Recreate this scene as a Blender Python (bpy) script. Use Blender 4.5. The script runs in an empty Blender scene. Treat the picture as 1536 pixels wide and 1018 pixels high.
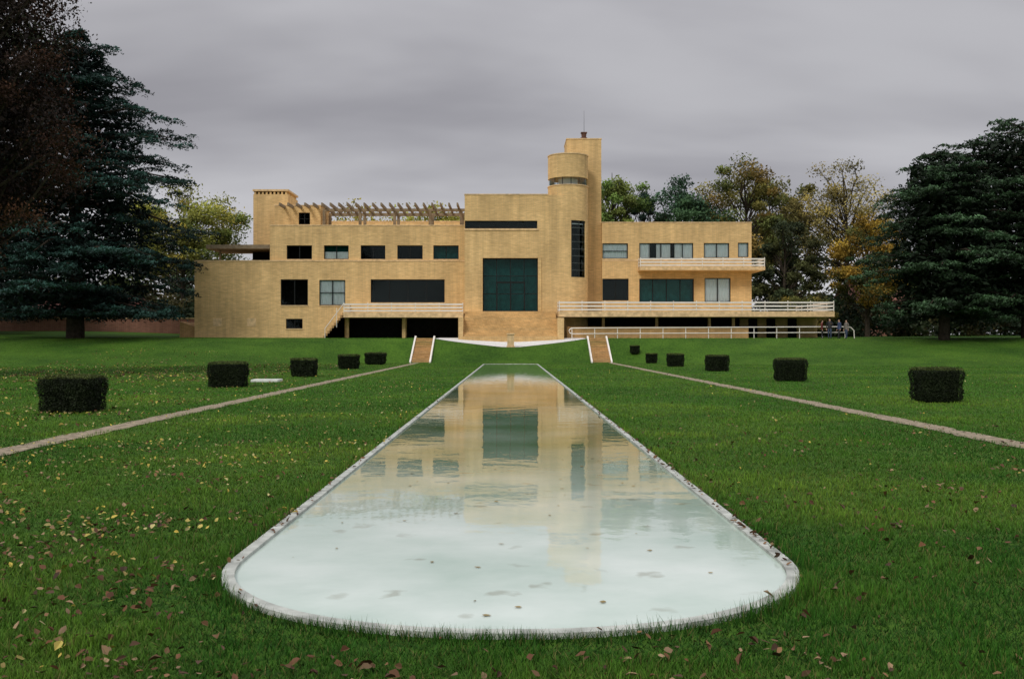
import bpy, math, random
import numpy as np
from mathutils import Vector
rng = np.random.default_rng(7); random.seed(7)
F = 1493.0; EYE = 1.6
S = bpy.context.scene
S.view_settings.view_transform = 'Standard'; S.view_settings.look = 'None'; S.view_settings.exposure = 0

# ------------------------------------------------------------ helpers
def ss(a, b, v):
    t = np.clip((np.asarray(v, float)-a)/(b-a), 0, 1); return t*t*(3-2*t)
def PX(u, y): return (u-766)*y/F          # image pixel column -> metres at facade depth y
def PZ(v, y): return EYE+(514-v)*y/F
def H(x, y):
    x = np.asarray(x, float); y = np.asarray(y, float); ax = np.abs(x)
    k = ss(9, 32, ax)
    y0 = 79.4-12*k; y1 = 83.6+1.5*k
    s = np.clip((y-y0)/(y1-y0), 0, 1); s = s*0.7+0.3*s*s*(3-2*s)
    top = 1.93+0.015*np.clip(y-83.6, 0, 16)
    dip = 0.72*np.clip(1.12-ax/5.6, 0, 1)**.8*(1-ss(85.0, 88.5, y))*(ax < 6.3)
    z = s*(top-dip)
    z = z+1.3*ss(20, 48, -x)*ss(86, 125, y)+0.5*ss(30, 60, x)*ss(95, 130, y)
    return z
def hz(x, y): return float(H(x, y))
_G = np.random.default_rng(99).random((256, 256))
def vn(x, y, sc):
    x = np.asarray(x, float)/sc+1000; y = np.asarray(y, float)/sc+1000
    xi = np.floor(x).astype(int); yi = np.floor(y).astype(int); fx = x-xi; fy = y-yi
    fx = fx*fx*(3-2*fx); fy = fy*fy*(3-2*fy); g = lambda a, b: _G[a % 256, b % 256]
    return (g(xi, yi)*(1-fx)+g(xi+1, yi)*fx)*(1-fy)+(g(xi, yi+1)*(1-fx)+g(xi+1, yi+1)*fx)*fy

def nmat(name):
    m = bpy.data.materials.new(name); m.use_nodes = True
    nt = m.node_tree; return m, nt, nt.nodes['Principled BSDF']
def plain(name, col, rough=0.7, spec=0.3, nscale=3.0, var=0.25, bump=0.0, metal=0.0):
    m, nt, b = nmat(name); N = nt.nodes.new; L = nt.links.new
    tc = N('ShaderNodeTexCoord'); no = N('ShaderNodeTexNoise'); no.inputs['Scale'].default_value = nscale
    no.inputs['Detail'].default_value = 6
    L(tc.outputs['Object'], no.inputs['Vector'])
    mr = N('ShaderNodeMapRange'); mr.inputs[1].default_value = .3; mr.inputs[2].default_value = .7
    mr.inputs[3].default_value = 1-var; mr.inputs[4].default_value = 1+var
    L(no.outputs[0], mr.inputs[0])
    mx = N('ShaderNodeVectorMath'); mx.operation = 'SCALE'; mx.inputs[0].default_value = col
    L(mr.outputs[0], mx.inputs['Scale']); L(mx.outputs[0], b.inputs['Base Color'])
    b.inputs['Roughness'].default_value = rough; b.inputs['Specular IOR Level'].default_value = spec
    b.inputs['Metallic'].default_value = metal
    if bump:
        bp = N('ShaderNodeBump'); bp.inputs['Strength'].default_value = bump; bp.inputs['Distance'].default_value = .02
        n2 = N('ShaderNodeTexNoise'); n2.inputs['Scale'].default_value = nscale*12; L(tc.outputs['Object'], n2.inputs['Vector'])
        L(n2.outputs[0], bp.inputs['Height']); L(bp.outputs[0], b.inputs['Normal'])
    return m

def brick_mat(name, c1, c2, mortar):
    m, nt, b = nmat(name); N = nt.nodes.new; L = nt.links.new
    tc = N('ShaderNodeTexCoord'); sp = N('ShaderNodeSeparateXYZ'); L(tc.outputs['Object'], sp.inputs[0])
    ad = N('ShaderNodeMath'); L(sp.outputs[0], ad.inputs[0]); L(sp.outputs[1], ad.inputs[1])
    cb = N('ShaderNodeCombineXYZ'); L(ad.outputs[0], cb.inputs[0]); L(sp.outputs[2], cb.inputs[1])
    br = N('ShaderNodeTexBrick'); L(cb.outputs[0], br.inputs[0])
    br.inputs['Scale'].default_value = 1; br.inputs['Brick Width'].default_value = .42; br.inputs['Row Height'].default_value = .105
    br.inputs['Mortar Size'].default_value = .012; br.inputs['Color1'].default_value = (*c1, 1)
    br.inputs['Color2'].default_value = (*c2, 1); br.inputs['Mortar'].default_value = (*mortar, 1)
    n1 = N('ShaderNodeTexNoise'); n1.inputs['Scale'].default_value = .35; n1.inputs['Detail'].default_value = 7
    L(tc.outputs['Object'], n1.inputs['Vector'])
    mp = N('ShaderNodeMapping'); mp.inputs['Scale'].default_value = (2.2, 2.2, .18); L(tc.outputs['Object'], mp.inputs[0])
    n2 = N('ShaderNodeTexNoise'); n2.inputs['Scale'].default_value = 1; n2.inputs['Detail'].default_value = 4; L(mp.outputs[0], n2.inputs['Vector'])
    a = N('ShaderNodeMath'); a.operation = 'ADD'; L(n1.outputs[0], a.inputs[0]); L(n2.outputs[0], a.inputs[1])
    mr = N('ShaderNodeMapRange'); mr.inputs[1].default_value = .7; mr.inputs[2].default_value = 1.3
    mr.inputs[3].default_value = .78; mr.inputs[4].default_value = 1.14; L(a.outputs[0], mr.inputs[0])
    mp3 = N('ShaderNodeMapping'); mp3.inputs['Scale'].default_value = (1.6, 1.6, 9); L(tc.outputs['Object'], mp3.inputs[0])
    n3 = N('ShaderNodeTexNoise'); n3.inputs['Scale'].default_value = 1; n3.inputs['Detail'].default_value = 5; n3.inputs['Roughness'].default_value = .7; L(mp3.outputs[0], n3.inputs['Vector'])
    mr3 = N('ShaderNodeMapRange'); mr3.inputs[1].default_value = .3; mr3.inputs[2].default_value = .7
    mr3.inputs[3].default_value = .82; mr3.inputs[4].default_value = 1.14; L(n3.outputs[0], mr3.inputs[0])
    mm = N('ShaderNodeMath'); mm.operation = 'MULTIPLY'; L(mr.outputs[0], mm.inputs[0]); L(mr3.outputs[0], mm.inputs[1])
    mx = N('ShaderNodeVectorMath'); mx.operation = 'SCALE'; L(br.outputs['Color'], mx.inputs[0]); L(mm.outputs[0], mx.inputs['Scale'])
    L(mx.outputs[0], b.inputs['Base Color']); b.inputs['Roughness'].default_value = .85
    b.inputs['Specular IOR Level'].default_value = .2
    bp = N('ShaderNodeBump'); bp.inputs['Strength'].default_value = .4; bp.inputs['Distance'].default_value = .01; bp.invert = True
    L(br.outputs['Fac'], bp.inputs['Height']); L(bp.outputs[0], b.inputs['Normal'])
    return m

def attr_mat(name, rough=.7, transl=0.0, spec=.25):
    m, nt, b = nmat(name); N = nt.nodes.new; L = nt.links.new
    at = N('ShaderNodeAttribute'); at.attribute_name = 'Col'
    L(at.outputs['Color'], b.inputs['Base Color']); b.inputs['Roughness'].default_value = rough
    b.inputs['Specular IOR Level'].default_value = spec
    if transl:
        t = N('ShaderNodeBsdfTranslucent'); L(at.outputs['Color'], t.inputs[0])
        mx = N('ShaderNodeMixShader'); mx.inputs[0].default_value = transl
        L(b.outputs[0], mx.inputs[1]); L(t.outputs[0], mx.inputs[2]); L(mx.outputs[0], nt.nodes['Material Output'].inputs[0])
    return m

M_BRICK = brick_mat('yellow_brick', (.79, .54, .245), (.68, .455, .195), (.56, .41, .22))
M_BRICK2 = brick_mat('step_brick', (.60, .36, .15), (.48, .29, .11), (.33, .23, .13))
M_RED = brick_mat('red_brick', (.34, .13, .085), (.27, .10, .065), (.3, .25, .2))
M_COPE = plain('coping_stone', (.70, .50, .27), .8)
M_WHITE = plain('white_paint', (.82, .78, .71), .45, .4, 2, .08)
M_FRAME = plain('dark_steel_frame', (.006, .008, .008), .5, .3)
M_DARK = plain('dark_interior', (.014, .014, .013), .9, .1)
M_DARKT = plain('teal_interior', (.012, .12, .11), .9, .1)
M_CURT = plain('curtain_cloth', (.88, .90, .92), .9, .1, 2, .06)
M_CONC = plain('pergola_concrete', (.26, .20, .13), .85)
M_STONE = plain('pool_coping', (.44, .46, .42), .9, .1, 5, .35, .5)
M_BARK = plain('bark', (.05, .04, .03), .95, .1, 4, .4, .6)
M_LEAF = attr_mat('foliage', .75, .15)
M_GRASSB = attr_mat('grass_blades', .65, 0, .12)
M_DRY = attr_mat('dry_leaves', .7, 0)

def glass():
    m, nt, b = nmat('window_glass'); N = nt.nodes.new; L = nt.links.new; nt.nodes.remove(b)
    t = N('ShaderNodeBsdfTransparent'); t.inputs[0].default_value = (.94, .98, .97, 1)
    g = N('ShaderNodeBsdfGlossy'); g.inputs['Roughness'].default_value = .03; g.inputs['Color'].default_value = (.8, 1, .97, 1)
    fr = N('ShaderNodeFresnel'); fr.inputs[0].default_value = 1.4
    mx = N('ShaderNodeMixShader'); L(fr.outputs[0], mx.inputs[0]); L(t.outputs[0], mx.inputs[1]); L(g.outputs[0], mx.inputs[2])
    L(mx.outputs[0], nt.nodes['Material Output'].inputs[0]); return m
M_GLASS = glass()

def link(ob, parent=None):
    S.collection.objects.link(ob)
    if parent: ob.parent = parent
    return ob
def empty(name):
    e = bpy.data.objects.new(name, None); S.collection.objects.link(e); return e

class MB:
    def __init__(s): s.v = []; s.f = []
    def quad(s, a, b, c, d):
        n = len(s.v); s.v += [a, b, c, d]; s.f.append((n, n+1, n+2, n+3))
    def box(s, x0, x1, y0, y1, z0, z1):
        n = len(s.v)
        s.v += [(x0,y0,z0),(x1,y0,z0),(x1,y1,z0),(x0,y1,z0),(x0,y0,z1),(x1,y0,z1),(x1,y1,z1),(x0,y1,z1)]
        for f in ((0,3,2,1),(4,5,6,7),(0,1,5,4),(1,2,6,5),(2,3,7,6),(3,0,4,7)): s.f.append(tuple(n+i for i in f))
    def tube(s, pts, rad, k=6):
        n0 = len(s.v); pts = [Vector(p) for p in pts]
        for i, p in enumerate(pts):
            d = (pts[min(i+1, len(pts)-1)]-pts[max(i-1, 0)]).normalized()
            a = d.orthogonal().normalized() if abs(d.z) > .99 else d.cross(Vector((0,0,1))).normalized(); b = d.cross(a)
            for j in range(k):
                t = 2*math.pi*j/k; q = p+(a*math.cos(t)+b*math.sin(t))*rad[i]; s.v.append(tuple(q))
        for i in range(len(pts)-1):
            for j in range(k):
                s.f.append((n0+i*k+j, n0+i*k+(j+1)%k, n0+(i+1)*k+(j+1)%k, n0+(i+1)*k+j))
        s.f.append(tuple(n0+j for j in range(k))[::-1]); e = n0+(len(pts)-1)*k; s.f.append(tuple(e+j for j in range(k)))
    def obj(s, name, mat, parent=None, smooth=False, bevel=0):
        me = bpy.data.meshes.new(name); me.from_pydata(s.v, [], s.f); me.update()
        me.materials.append(mat)
        if smooth:
            me.polygons.foreach_set('use_smooth', [True]*len(me.polygons))
        ob = bpy.data.objects.new(name, me)
        if bevel:
            b = ob.modifiers.new('bev', 'BEVEL'); b.width = bevel; b.segments = 2
        return link(ob, parent)
def box(name, x0, x1, y0, y1, z0, z1, mat, parent=None, bevel=0):
    m = MB(); m.box(x0, x1, y0, y1, z0, z1); return m.obj(name, mat, parent, bevel=bevel)

# ------------------------------------------------------------ world / sun / camera
W = bpy.data.worlds.new('World'); S.world = W; W.use_nodes = True
nt = W.node_tree; N = nt.nodes.new; L = nt.links.new
bg = nt.nodes['Background']; out = nt.nodes['World Output']
sky = N('ShaderNodeTexSky'); sky.sky_type = 'NISHITA'; sky.sun_disc = False
SUN_EL, SUN_AZ = math.radians(42), math.radians(208)
sky.sun_elevation = SUN_EL; sky.sun_rotation = SUN_AZ
L(sky.outputs[0], bg.inputs[0]); bg.inputs[1].default_value = .07
tc = N('ShaderNodeTexCoord'); sp = N('ShaderNodeSeparateXYZ'); L(tc.outputs['Generated'], sp.inputs[0])
az = N('ShaderNodeMath'); az.operation = 'ABSOLUTE'; L(sp.outputs[2], az.inputs[0])
zz = N('ShaderNodeMath'); zz.operation = 'ADD'; zz.inputs[1].default_value = .32; L(az.outputs[0], zz.inputs[0])
dv = N('ShaderNodeVectorMath'); dv.operation = 'DIVIDE'
cz = N('ShaderNodeCombineXYZ')
for i in range(3): L(zz.outputs[0], cz.inputs[i])
L(tc.outputs['Generated'], dv.inputs[0]); L(cz.outputs[0], dv.inputs[1])
mp = N('ShaderNodeMapping'); mp.inputs['Scale'].default_value = (1.05, 2.2, .6); mp.inputs['Rotation'].default_value = (0, 0, -.28)
mp.inputs['Location'].default_value = (5.3, 2.9, 0)
L(dv.outputs[0], mp.inputs[0])
no = N('ShaderNodeTexNoise'); no.inputs['Scale'].default_value = 1.3; no.inputs['Detail'].default_value = 4; no.inputs['Roughness'].default_value = .42
no.inputs['Distortion'].default_value = .2; L(mp.outputs[0], no.inputs['Vector'])
cr = N('ShaderNodeValToRGB'); L(no.outputs[0], cr.inputs[0]); cr.color_ramp.interpolation = 'EASE'
cr.color_ramp.elements[0].position = .30; cr.color_ramp.elements[0].color = (.315, .308, .335, 1)
cr.color_ramp.elements[1].position = .66; cr.color_ramp.elements[1].color = (.50, .495, .52, 1)
gr = N('ShaderNodeMapRange'); gr.interpolation_type = 'SMOOTHSTEP'
gr.inputs[1].default_value = .27; gr.inputs[2].default_value = .7; gr.inputs[3].default_value = 1.0; gr.inputs[4].default_value = 2.4
L(az.outputs[0], gr.inputs[0])
hzr = N('ShaderNodeMapRange'); hzr.inputs[1].default_value = 0; hzr.inputs[2].default_value = .22; hzr.inputs[3].default_value = 1.3; hzr.inputs[4].default_value = 1.0
L(az.outputs[0], hzr.inputs[0])
mu = N('ShaderNodeMath'); mu.operation = 'MULTIPLY'; L(gr.outputs[0], mu.inputs[0]); L(hzr.outputs[0], mu.inputs[1])
b2 = N('ShaderNodeBackground'); L(cr.outputs[0], b2.inputs[0]); L(mu.outputs[0], b2.inputs[1])
mx = N('ShaderNodeMixShader'); mx.inputs[0].default_value = .95
L(bg.outputs[0], mx.inputs[1]); L(b2.outputs[0], mx.inputs[2]); L(mx.outputs[0], out.inputs[0])

sl = bpy.data.lights.new('sun', 'SUN'); sl.energy = 1.5; sl.angle = math.radians(16); sl.color = (1, .95, .87)
so = bpy.data.objects.new('sun', sl); link(so)
d = Vector((-math.sin(math.radians(28))*math.cos(SUN_EL), -math.cos(math.radians(28))*math.cos(SUN_EL), math.sin(SUN_EL)))
so.rotation_euler = d.to_track_quat('Z', 'Y').to_euler(); so.location = (-30, -30, 60)
cd = bpy.data.cameras.new('camera'); cam = bpy.data.objects.new('camera', cd); link(cam)
cd.lens = 35; cd.sensor_width = 36; cd.clip_end = 3000; cd.clip_start = .1
cam.location = (0, 0, EYE); cam.rotation_euler = (math.radians(90.19), 0, math.radians(-.077)); S.camera = cam

# ------------------------------------------------------------ ground
xs = np.unique(np.concatenate([np.arange(-1500, -60, 120), np.arange(-60, -10, 1.5), np.arange(-10, 10.01, .4), np.arange(11, 61, 1.5), np.arange(80, 1501, 120)]))
ys = np.unique(np.concatenate([np.arange(-300, 0, 60), np.arange(0, 66, 6), np.arange(66, 92, .4), np.arange(92, 140, 2), np.arange(145, 1600, 120)]))
def grid(name, xs, ys, off, mat, fn=H):
    X, Y = np.meshgrid(xs, ys); Z = fn(X, Y)+off
    nx, ny = len(xs), len(ys); v = np.stack([X, Y, Z], -1).reshape(-1, 3)
    f = [(j*nx+i, j*nx+i+1, (j+1)*nx+i+1, (j+1)*nx+i) for j in range(ny-1) for i in range(nx-1)]
    me = bpy.data.meshes.new(name); me.from_pydata(v.tolist(), [], f); me.materials.append(mat); me.update()
    me.polygons.foreach_set('use_smooth', [True]*len(me.polygons))
    return link(bpy.data.objects.new(name, me))
m, nt, b = nmat('lawn'); N = nt.nodes.new; L = nt.links.new
tc = N('ShaderNodeTexCoord'); n1 = N('ShaderNodeTexNoise'); n1.inputs['Scale'].default_value = .22; n1.inputs['Detail'].default_value = 9; n1.inputs['Roughness'].default_value = .65
n2 = N('ShaderNodeTexNoise'); n2.inputs['Scale'].default_value = 9; n2.inputs['Detail'].default_value = 5
L(tc.outputs['Object'], n1.inputs['Vector']); L(tc.outputs['Object'], n2.inputs['Vector'])
a = N('ShaderNodeMath'); L(n1.outputs[0], a.inputs[0]); L(n2.outputs[0], a.inputs[1])
cr = N('ShaderNodeValToRGB'); mr = N('ShaderNodeMapRange'); mr.inputs[1].default_value = .75; mr.inputs[2].default_value = 1.25
L(a.outputs[0], mr.inputs[0]); L(mr.outputs[0], cr.inputs[0])
cr.color_ramp.elements[0].color = (.020, .060, .008, 1); cr.color_ramp.elements[1].color = (.078, .165, .018, 1)
L(cr.outputs[0], b.inputs['Base Color']); b.inputs['Roughness'].default_value = .9; b.inputs['Specular IOR Level'].default_value = .1
M_LAWN = m
grid('ground', xs, ys, 0, M_LAWN)
M_GRAVEL = plain('pale_gravel', (.36, .33, .27), .95, .1, 30, .3, .5)
M_WGRAVEL = plain('white_gravel', (.70, .70, .68), .95, .1, 6, .12, .3)
M_PATH = plain('path_gravel', (.30, .25, .18), .95, .1, 8, .45, .5)
def path(name, xc, w, y0, y1):
    mb = MB(); yy = np.arange(y0, y1, .35); prev = None
    for y in yy:
        a = xc-w/2+rng.normal(0, .035); c = xc+w/2+rng.normal(0, .035); z = .012
        cur = ((a, y, z), (c, y, z))
        if prev: mb.quad(prev[0], prev[1], cur[1], cur[0])
        prev = cur
    return mb.obj(name, M_PATH)
path('garden_path', -7.42, .52, -5, 79.3); path('garden_path', 7.95, .52, -5, 79.3)
gx = xs[(xs > -6.5) & (xs < 6.5)]; gy = ys[(ys > 84.0) & (ys < 91.1)]
grid('gravel_forecourt', gx, gy, .02, M_WGRAVEL)

# ------------------------------------------------------------ pool
EXN = 2.15
def pool_outline(off, n=40):
    a = 1.94+off; pts = []
    def arc(cy, bb, sgn):
        o = []
        for i in range(n+1):
            t = math.pi*i/n; e = 2/EXN if sgn < 0 else 2/4.0
            c, s_ = math.cos(t), math.sin(t)
            o.append((a*abs(c)**e*(1 if c > 0 else -1), cy+sgn*(bb+off)*abs(s_)**e))
        return o
    near = arc(7.3, 1.84, -1)
    far = arc(73.4, 1.1, 1)[::-1]
    left = [(-a, y) for y in np.linspace(9, 72, 40)]
    right = [(a, y) for y in np.linspace(72, 9, 40)]
    return near+left+far+right
def inpool(x, y, off=0.0):
    a = 1.94+off
    q = np.ones_like(x)*9.
    mid = (y >= 7.3) & (y <= 73.4); q = np.where(mid, np.abs(x)/a, q)
    nn = (y < 7.3); q = np.where(nn, (np.abs(x)/a)**EXN+(np.abs(7.3-y)/(1.84+off))**EXN, q)
    ff = (y > 73.4); q = np.where(ff, (np.abs(x)/a)**4+(np.abs(y-73.4)/(1.1+off))**4, q)
    return q < 1
pool = empty('reflecting_pool')
o1 = pool_outline(0); o2 = pool_outline(.085); mb = MB(); k = len(o1)
for i in range(k):
    j = (i+1) % k; (ax, ay), (bx, by), (cx, cy), (dx, dy) = o1[i], o1[j], o2[j], o2[i]
    zt = .034
    mb.quad((ax, ay, zt), (bx, by, zt), (cx, cy, zt), (dx, dy, zt))
    mb.quad((ax, ay, 0), (bx, by, 0), (bx, by, zt), (ax, ay, zt))
    mb.quad((dx, dy, zt), (cx, cy, zt), (cx, cy, 0), (dx, dy, 0))
mb.obj('coping', M_STONE, pool)
m, nt, b = nmat('pool_water'); N = nt.nodes.new; L = nt.links.new
tc = N('ShaderNodeTexCoord')
n1 = N('ShaderNodeTexNoise'); n1.inputs['Scale'].default_value = .8; n1.inputs['Detail'].default_value = 6; L(tc.outputs['Object'], n1.inputs['Vector'])
cr = N('ShaderNodeValToRGB'); L(n1.outputs[0], cr.inputs[0])
cr.color_ramp.elements[0].position = .3; cr.color_ramp.elements[0].color = (.47, .60, .52, 1)
cr.color_ramp.elements[1].position = .7; cr.color_ramp.elements[1].color = (.76, .84, .78, 1)
# floor colour goes dark green with distance, standing in for the stronger reflection
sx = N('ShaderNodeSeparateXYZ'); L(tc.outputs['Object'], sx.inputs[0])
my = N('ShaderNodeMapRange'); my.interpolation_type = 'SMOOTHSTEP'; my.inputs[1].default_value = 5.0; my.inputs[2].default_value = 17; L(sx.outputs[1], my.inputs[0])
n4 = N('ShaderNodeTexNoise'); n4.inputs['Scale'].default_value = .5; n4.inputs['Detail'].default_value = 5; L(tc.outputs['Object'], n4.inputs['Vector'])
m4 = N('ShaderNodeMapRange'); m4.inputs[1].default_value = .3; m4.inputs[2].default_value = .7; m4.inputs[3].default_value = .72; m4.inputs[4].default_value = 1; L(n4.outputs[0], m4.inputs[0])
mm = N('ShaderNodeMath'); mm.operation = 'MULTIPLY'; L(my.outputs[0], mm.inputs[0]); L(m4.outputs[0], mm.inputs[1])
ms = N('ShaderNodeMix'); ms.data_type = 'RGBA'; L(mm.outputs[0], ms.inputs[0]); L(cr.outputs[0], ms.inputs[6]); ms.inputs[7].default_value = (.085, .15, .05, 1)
vo = N('ShaderNodeTexVoronoi'); vo.inputs['Scale'].default_value = 2.3; vo.inputs['Randomness'].default_value = 1
nd = N('ShaderNodeTexNoise'); nd.inputs['Scale'].default_value = 5; L(tc.outputs['Object'], nd.inputs['Vector'])
ad = N('ShaderNodeVectorMath'); ad.operation = 'MULTIPLY_ADD'; ad.inputs[1].default_value = (.35, .35, 0)
L(nd.outputs['Color'], ad.inputs[0]); L(tc.outputs['Object'], ad.inputs[2]); L(ad.outputs[0], vo.inputs['Vector'])
mr = N('ShaderNodeMapRange'); mr.inputs[1].default_value = .08; mr.inputs[2].default_value = .21; mr.inputs[3].default_value = .45; mr.inputs[4].default_value = 0
L(vo.outputs['Distance'], mr.inputs[0])
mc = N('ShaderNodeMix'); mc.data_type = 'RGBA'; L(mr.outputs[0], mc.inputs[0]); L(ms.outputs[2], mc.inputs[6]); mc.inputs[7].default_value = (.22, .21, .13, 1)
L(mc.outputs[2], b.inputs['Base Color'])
b.inputs['Roughness'].default_value = .02; b.inputs['IOR'].default_value = 1.45; b.inputs['Specular IOR Level'].default_value = .5
b.inputs['Specular Tint'].default_value = (.86, 1, .88, 1)
n3 = N('ShaderNodeTexNoise'); n3.inputs['Scale'].default_value = 1.8; n3.inputs['Detail'].default_value = 4; L(tc.outputs['Object'], n3.inputs['Vector'])
bp = N('ShaderNodeBump'); bp.inputs['Strength'].default_value = .34; bp.inputs['Distance'].default_value = .01
L(n3.outputs[0], bp.inputs['Height']); L(bp.outputs[0], b.inputs['Normal'])
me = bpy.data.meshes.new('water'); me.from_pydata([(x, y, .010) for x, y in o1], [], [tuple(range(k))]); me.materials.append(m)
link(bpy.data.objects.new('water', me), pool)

# ------------------------------------------------------------ villa
V = empty('modernist_brick_villa')
def gwall(name, sc, z0, z1, ops, fm, mat, depth=.28, sub=1, parent=V):
    s0, s1 = sc
    cs = {s0, s1}; cz = {z0, z1}
    for a, b_, c, d_ in ops: cs |= {a, b_}; cz |= {c, d_}
    cs = sorted(c for c in cs if s0 <= c <= s1); cz = sorted(c for c in cz if z0 <= c <= z1)
    if sub > 1:
        t = set(cs)
        for i in range(sub+1): t.add(s0+(s1-s0)*i/sub)
        cs = sorted(t)
    mb = MB()
    for i in range(len(cs)-1):
        for j in range(len(cz)-1):
            ms, mz = (cs[i]+cs[i+1])/2, (cz[j]+cz[j+1])/2
            if any(a < ms < b_ and c < mz < d_ for a, b_, c, d_ in ops): continue
            mb.quad(fm(cs[i], cz[j], 0), fm(cs[i+1], cz[j], 0), fm(cs[i+1], cz[j+1], 0), fm(cs[i], cz[j+1], 0))
    for a, b_, c, d_ in ops:
        ss_ = [s for s in cs if a <= s <= b_]
        mb.quad(fm(a, c, 0), fm(a, d_, 0), fm(a, d_, depth), fm(a, c, depth))
        mb.quad(fm(b_, c, 0), fm(b_, d_, 0), fm(b_, d_, depth), fm(b_, c, depth))
        for i in range(len(ss_)-1):
            for z in (c, d_):
                mb.quad(fm(ss_[i], z, 0), fm(ss_[i+1], z, 0), fm(ss_[i+1], z, depth), fm(ss_[i], z, depth))
    return mb.obj(name, mat, parent)
def block(name, u0, u1, v0, v1, y0, y1, wins=(), mat=M_BRICK, cope=True, zb=None):
    x0, x1 = PX(u0, y0), PX(u1, y0); zt = PZ(v0, y0); z0 = PZ(v1, y0) if zb is None else zb
    ops = [(PX(w[0], y0), PX(w[1], y0), PZ(w[3], y0), PZ(w[2], y0)) for w in wins]
    gwall(name+'_wall', (x0, x1), z0, zt, ops, lambda s, z, d: (s, y0+d, z), mat)
    mb = MB(); mb.quad((x0, y0, z0), (x0, y1, z0), (x0, y1, zt), (x0, y0, zt)); mb.quad((x1, y0, z0), (x1, y1, z0), (x1, y1, zt), (x1, y0, zt))
    mb.quad((x0, y1, z0), (x1, y1, z0), (x1, y1, zt), (x0, y1, zt)); mb.quad((x0, y0, zt), (x1, y0, zt), (x1, y1, zt), (x0, y1, zt))
    mb.obj(name+'_sides', mat, V)
    if cope:
        box(name+'_coping', x0-.04, x1+.04, y0-.04, y1+.04, zt+.002, zt+.10, M_COPE, V)
    for i, w in enumerate(wins):
        nx, nz = w[4], w[5]; kind = w[6] if len(w) > 6 else ''
        if nx == 0: continue
        window('%s_window_%d' % (name, i+1), *ops[i], y0, nx, nz, kind)
    return x0, x1, z0, zt
def curtain(name, x0, x1, z0, z1, y):
    mb = MB(); n = max(8, int((x1-x0)/.07)); prev = None
    for i in range(n+1):
        x = x0+(x1-x0)*i/n; yy = y+.03*math.sin(i*1.57+.6*math.sin(i*.7))
        if prev: mb.quad((prev[0], prev[1], z0), (x, yy, z0), (x, yy, z1), (prev[0], prev[1], z1))
        prev = (x, yy)
    mb.obj(name, M_CURT, V)
def window(name, x0, x1, z0, z1, y, nx, nz, kind=''):
    gd = .2 if not ('c' in kind or 's' in kind) else .12
    g = MB(); g.quad((x0, y+gd, z0), (x1, y+gd, z0), (x1, y+gd, z1), (x0, y+gd, z1)); g.obj(name+'_glass', M_GLASS, V)
    yo = y; y = y+gd-.2
    f = MB(); t = .07
    f.box(x0, x1, y+.15, y+.25, z0, z0+t); f.box(x0, x1, y+.15, y+.25, z1-t, z1)
    f.box(x0, x0+t, y+.152, y+.248, z0+t, z1-t); f.box(x1-t, x1, y+.152, y+.248, z0+t, z1-t)
    for i in range(1, nx):
        c = x0+(x1-x0)*i/nx; f.box(c-.035, c+.035, y+.12, y+.24, z0+t, z1-t)
    for j in range(1, nz):
        c = z0+(z1-z0)*j/nz; f.box(x0+t, x1-t, y+.14, y+.23, c-.03, c+.03)
    f.obj(name+'_frame', M_FRAME, V)
    cy_ = y+.30; y = yo
    r = MB(); d = 2.2 if 't' not in kind else .9; e = .01
    a = y+.282
    r.quad((x0-e, a, z0-e), (x0-e, y+d, z0-e), (x0-e, y+d, z1+e), (x0-e, a, z1+e)); r.quad((x1+e, a, z0-e), (x1+e, y+d, z0-e), (x1+e, y+d, z1+e), (x1+e, a, z1+e))
    r.quad((x0-e, a, z0-e), (x1+e, a, z0-e), (x1+e, y+d, z0-e), (x0-e, y+d, z0-e)); r.quad((x0-e, a, z1+e), (x1+e, a, z1+e), (x1+e, y+d, z1+e), (x0-e, y+d, z1+e))
    r.quad((x0-e, y+d, z0-e), (x1+e, y+d, z0-e), (x1+e, y+d, z1+e), (x0-e, y+d, z1+e))
    r.obj(name+'_room', M_DARKT if 't' in kind else M_DARK, V)
    if 'c' in kind: curtain(name+'_curtain', x0+.05, x1-.05, z0+.03, z1-.05, cy_)
    if 'h' in kind: curtain(name+'_curtain', x0+.05, x1-.05, z0+.03, z0+(z1-z0)*.55, cy_)
    if 's' in kind:
        w = (x1-x0)*.2
        curtain(name+'_curtain_a', x0+.05, x0+w, z0+.03, z1-.05, cy_); curtain(name+'_curtain_b', x1-w*1.7, x1-.05, z0+.03, z1-.05, cy_)
    box(name+'_sill', x0-.06, x1+.06, y-.06, y+.10, z0-.07, z0+.012, M_COPE, V)

YL = 93.0
block('left_ground_floor', 292, 697, 392, 520, YL, 108, [
    (421, 462, 419, 458, 2, 1), (479, 518, 420, 458, 2, 2, 'c'), (556, 667, 419, 454, 4, 1, ''),
    (429, 454, 478, 493, 2, 1), (521, 604, 477, 507, 0, 0), (610, 687, 477, 507, 0, 0)], zb=1.2)
for u in ((521, 604), (610, 687)):
    x0, x1 = PX(u[0], YL), PX(u[1], YL)
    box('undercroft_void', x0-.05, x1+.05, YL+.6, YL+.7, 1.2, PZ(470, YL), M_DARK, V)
block('left_first_floor', 405, 697, 339, 392, YL+.35, 106, [
    (430, 468, 368, 389, 2, 1), (486, 523, 368, 389, 2, 1, 'th'), (541, 578, 368, 389, 2, 1, ''), (596, 634, 368, 389, 2, 1, ''), (650, 688, 368, 389, 2, 1, 't')])
for u in (320, 371):
    box('wall_panel', PX(u, YL), PX(u+13, YL), YL-.02, YL+.1, PZ(489, YL), PZ(477, YL), M_COPE, V)
x0, x1 = PX(309, 93.6), PX(405, 93.6)
box('roof_canopy', x0, x1, 93.6, 99, PZ(373, 93.6), PZ(367, 93.6), M_CONC, V)
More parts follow.
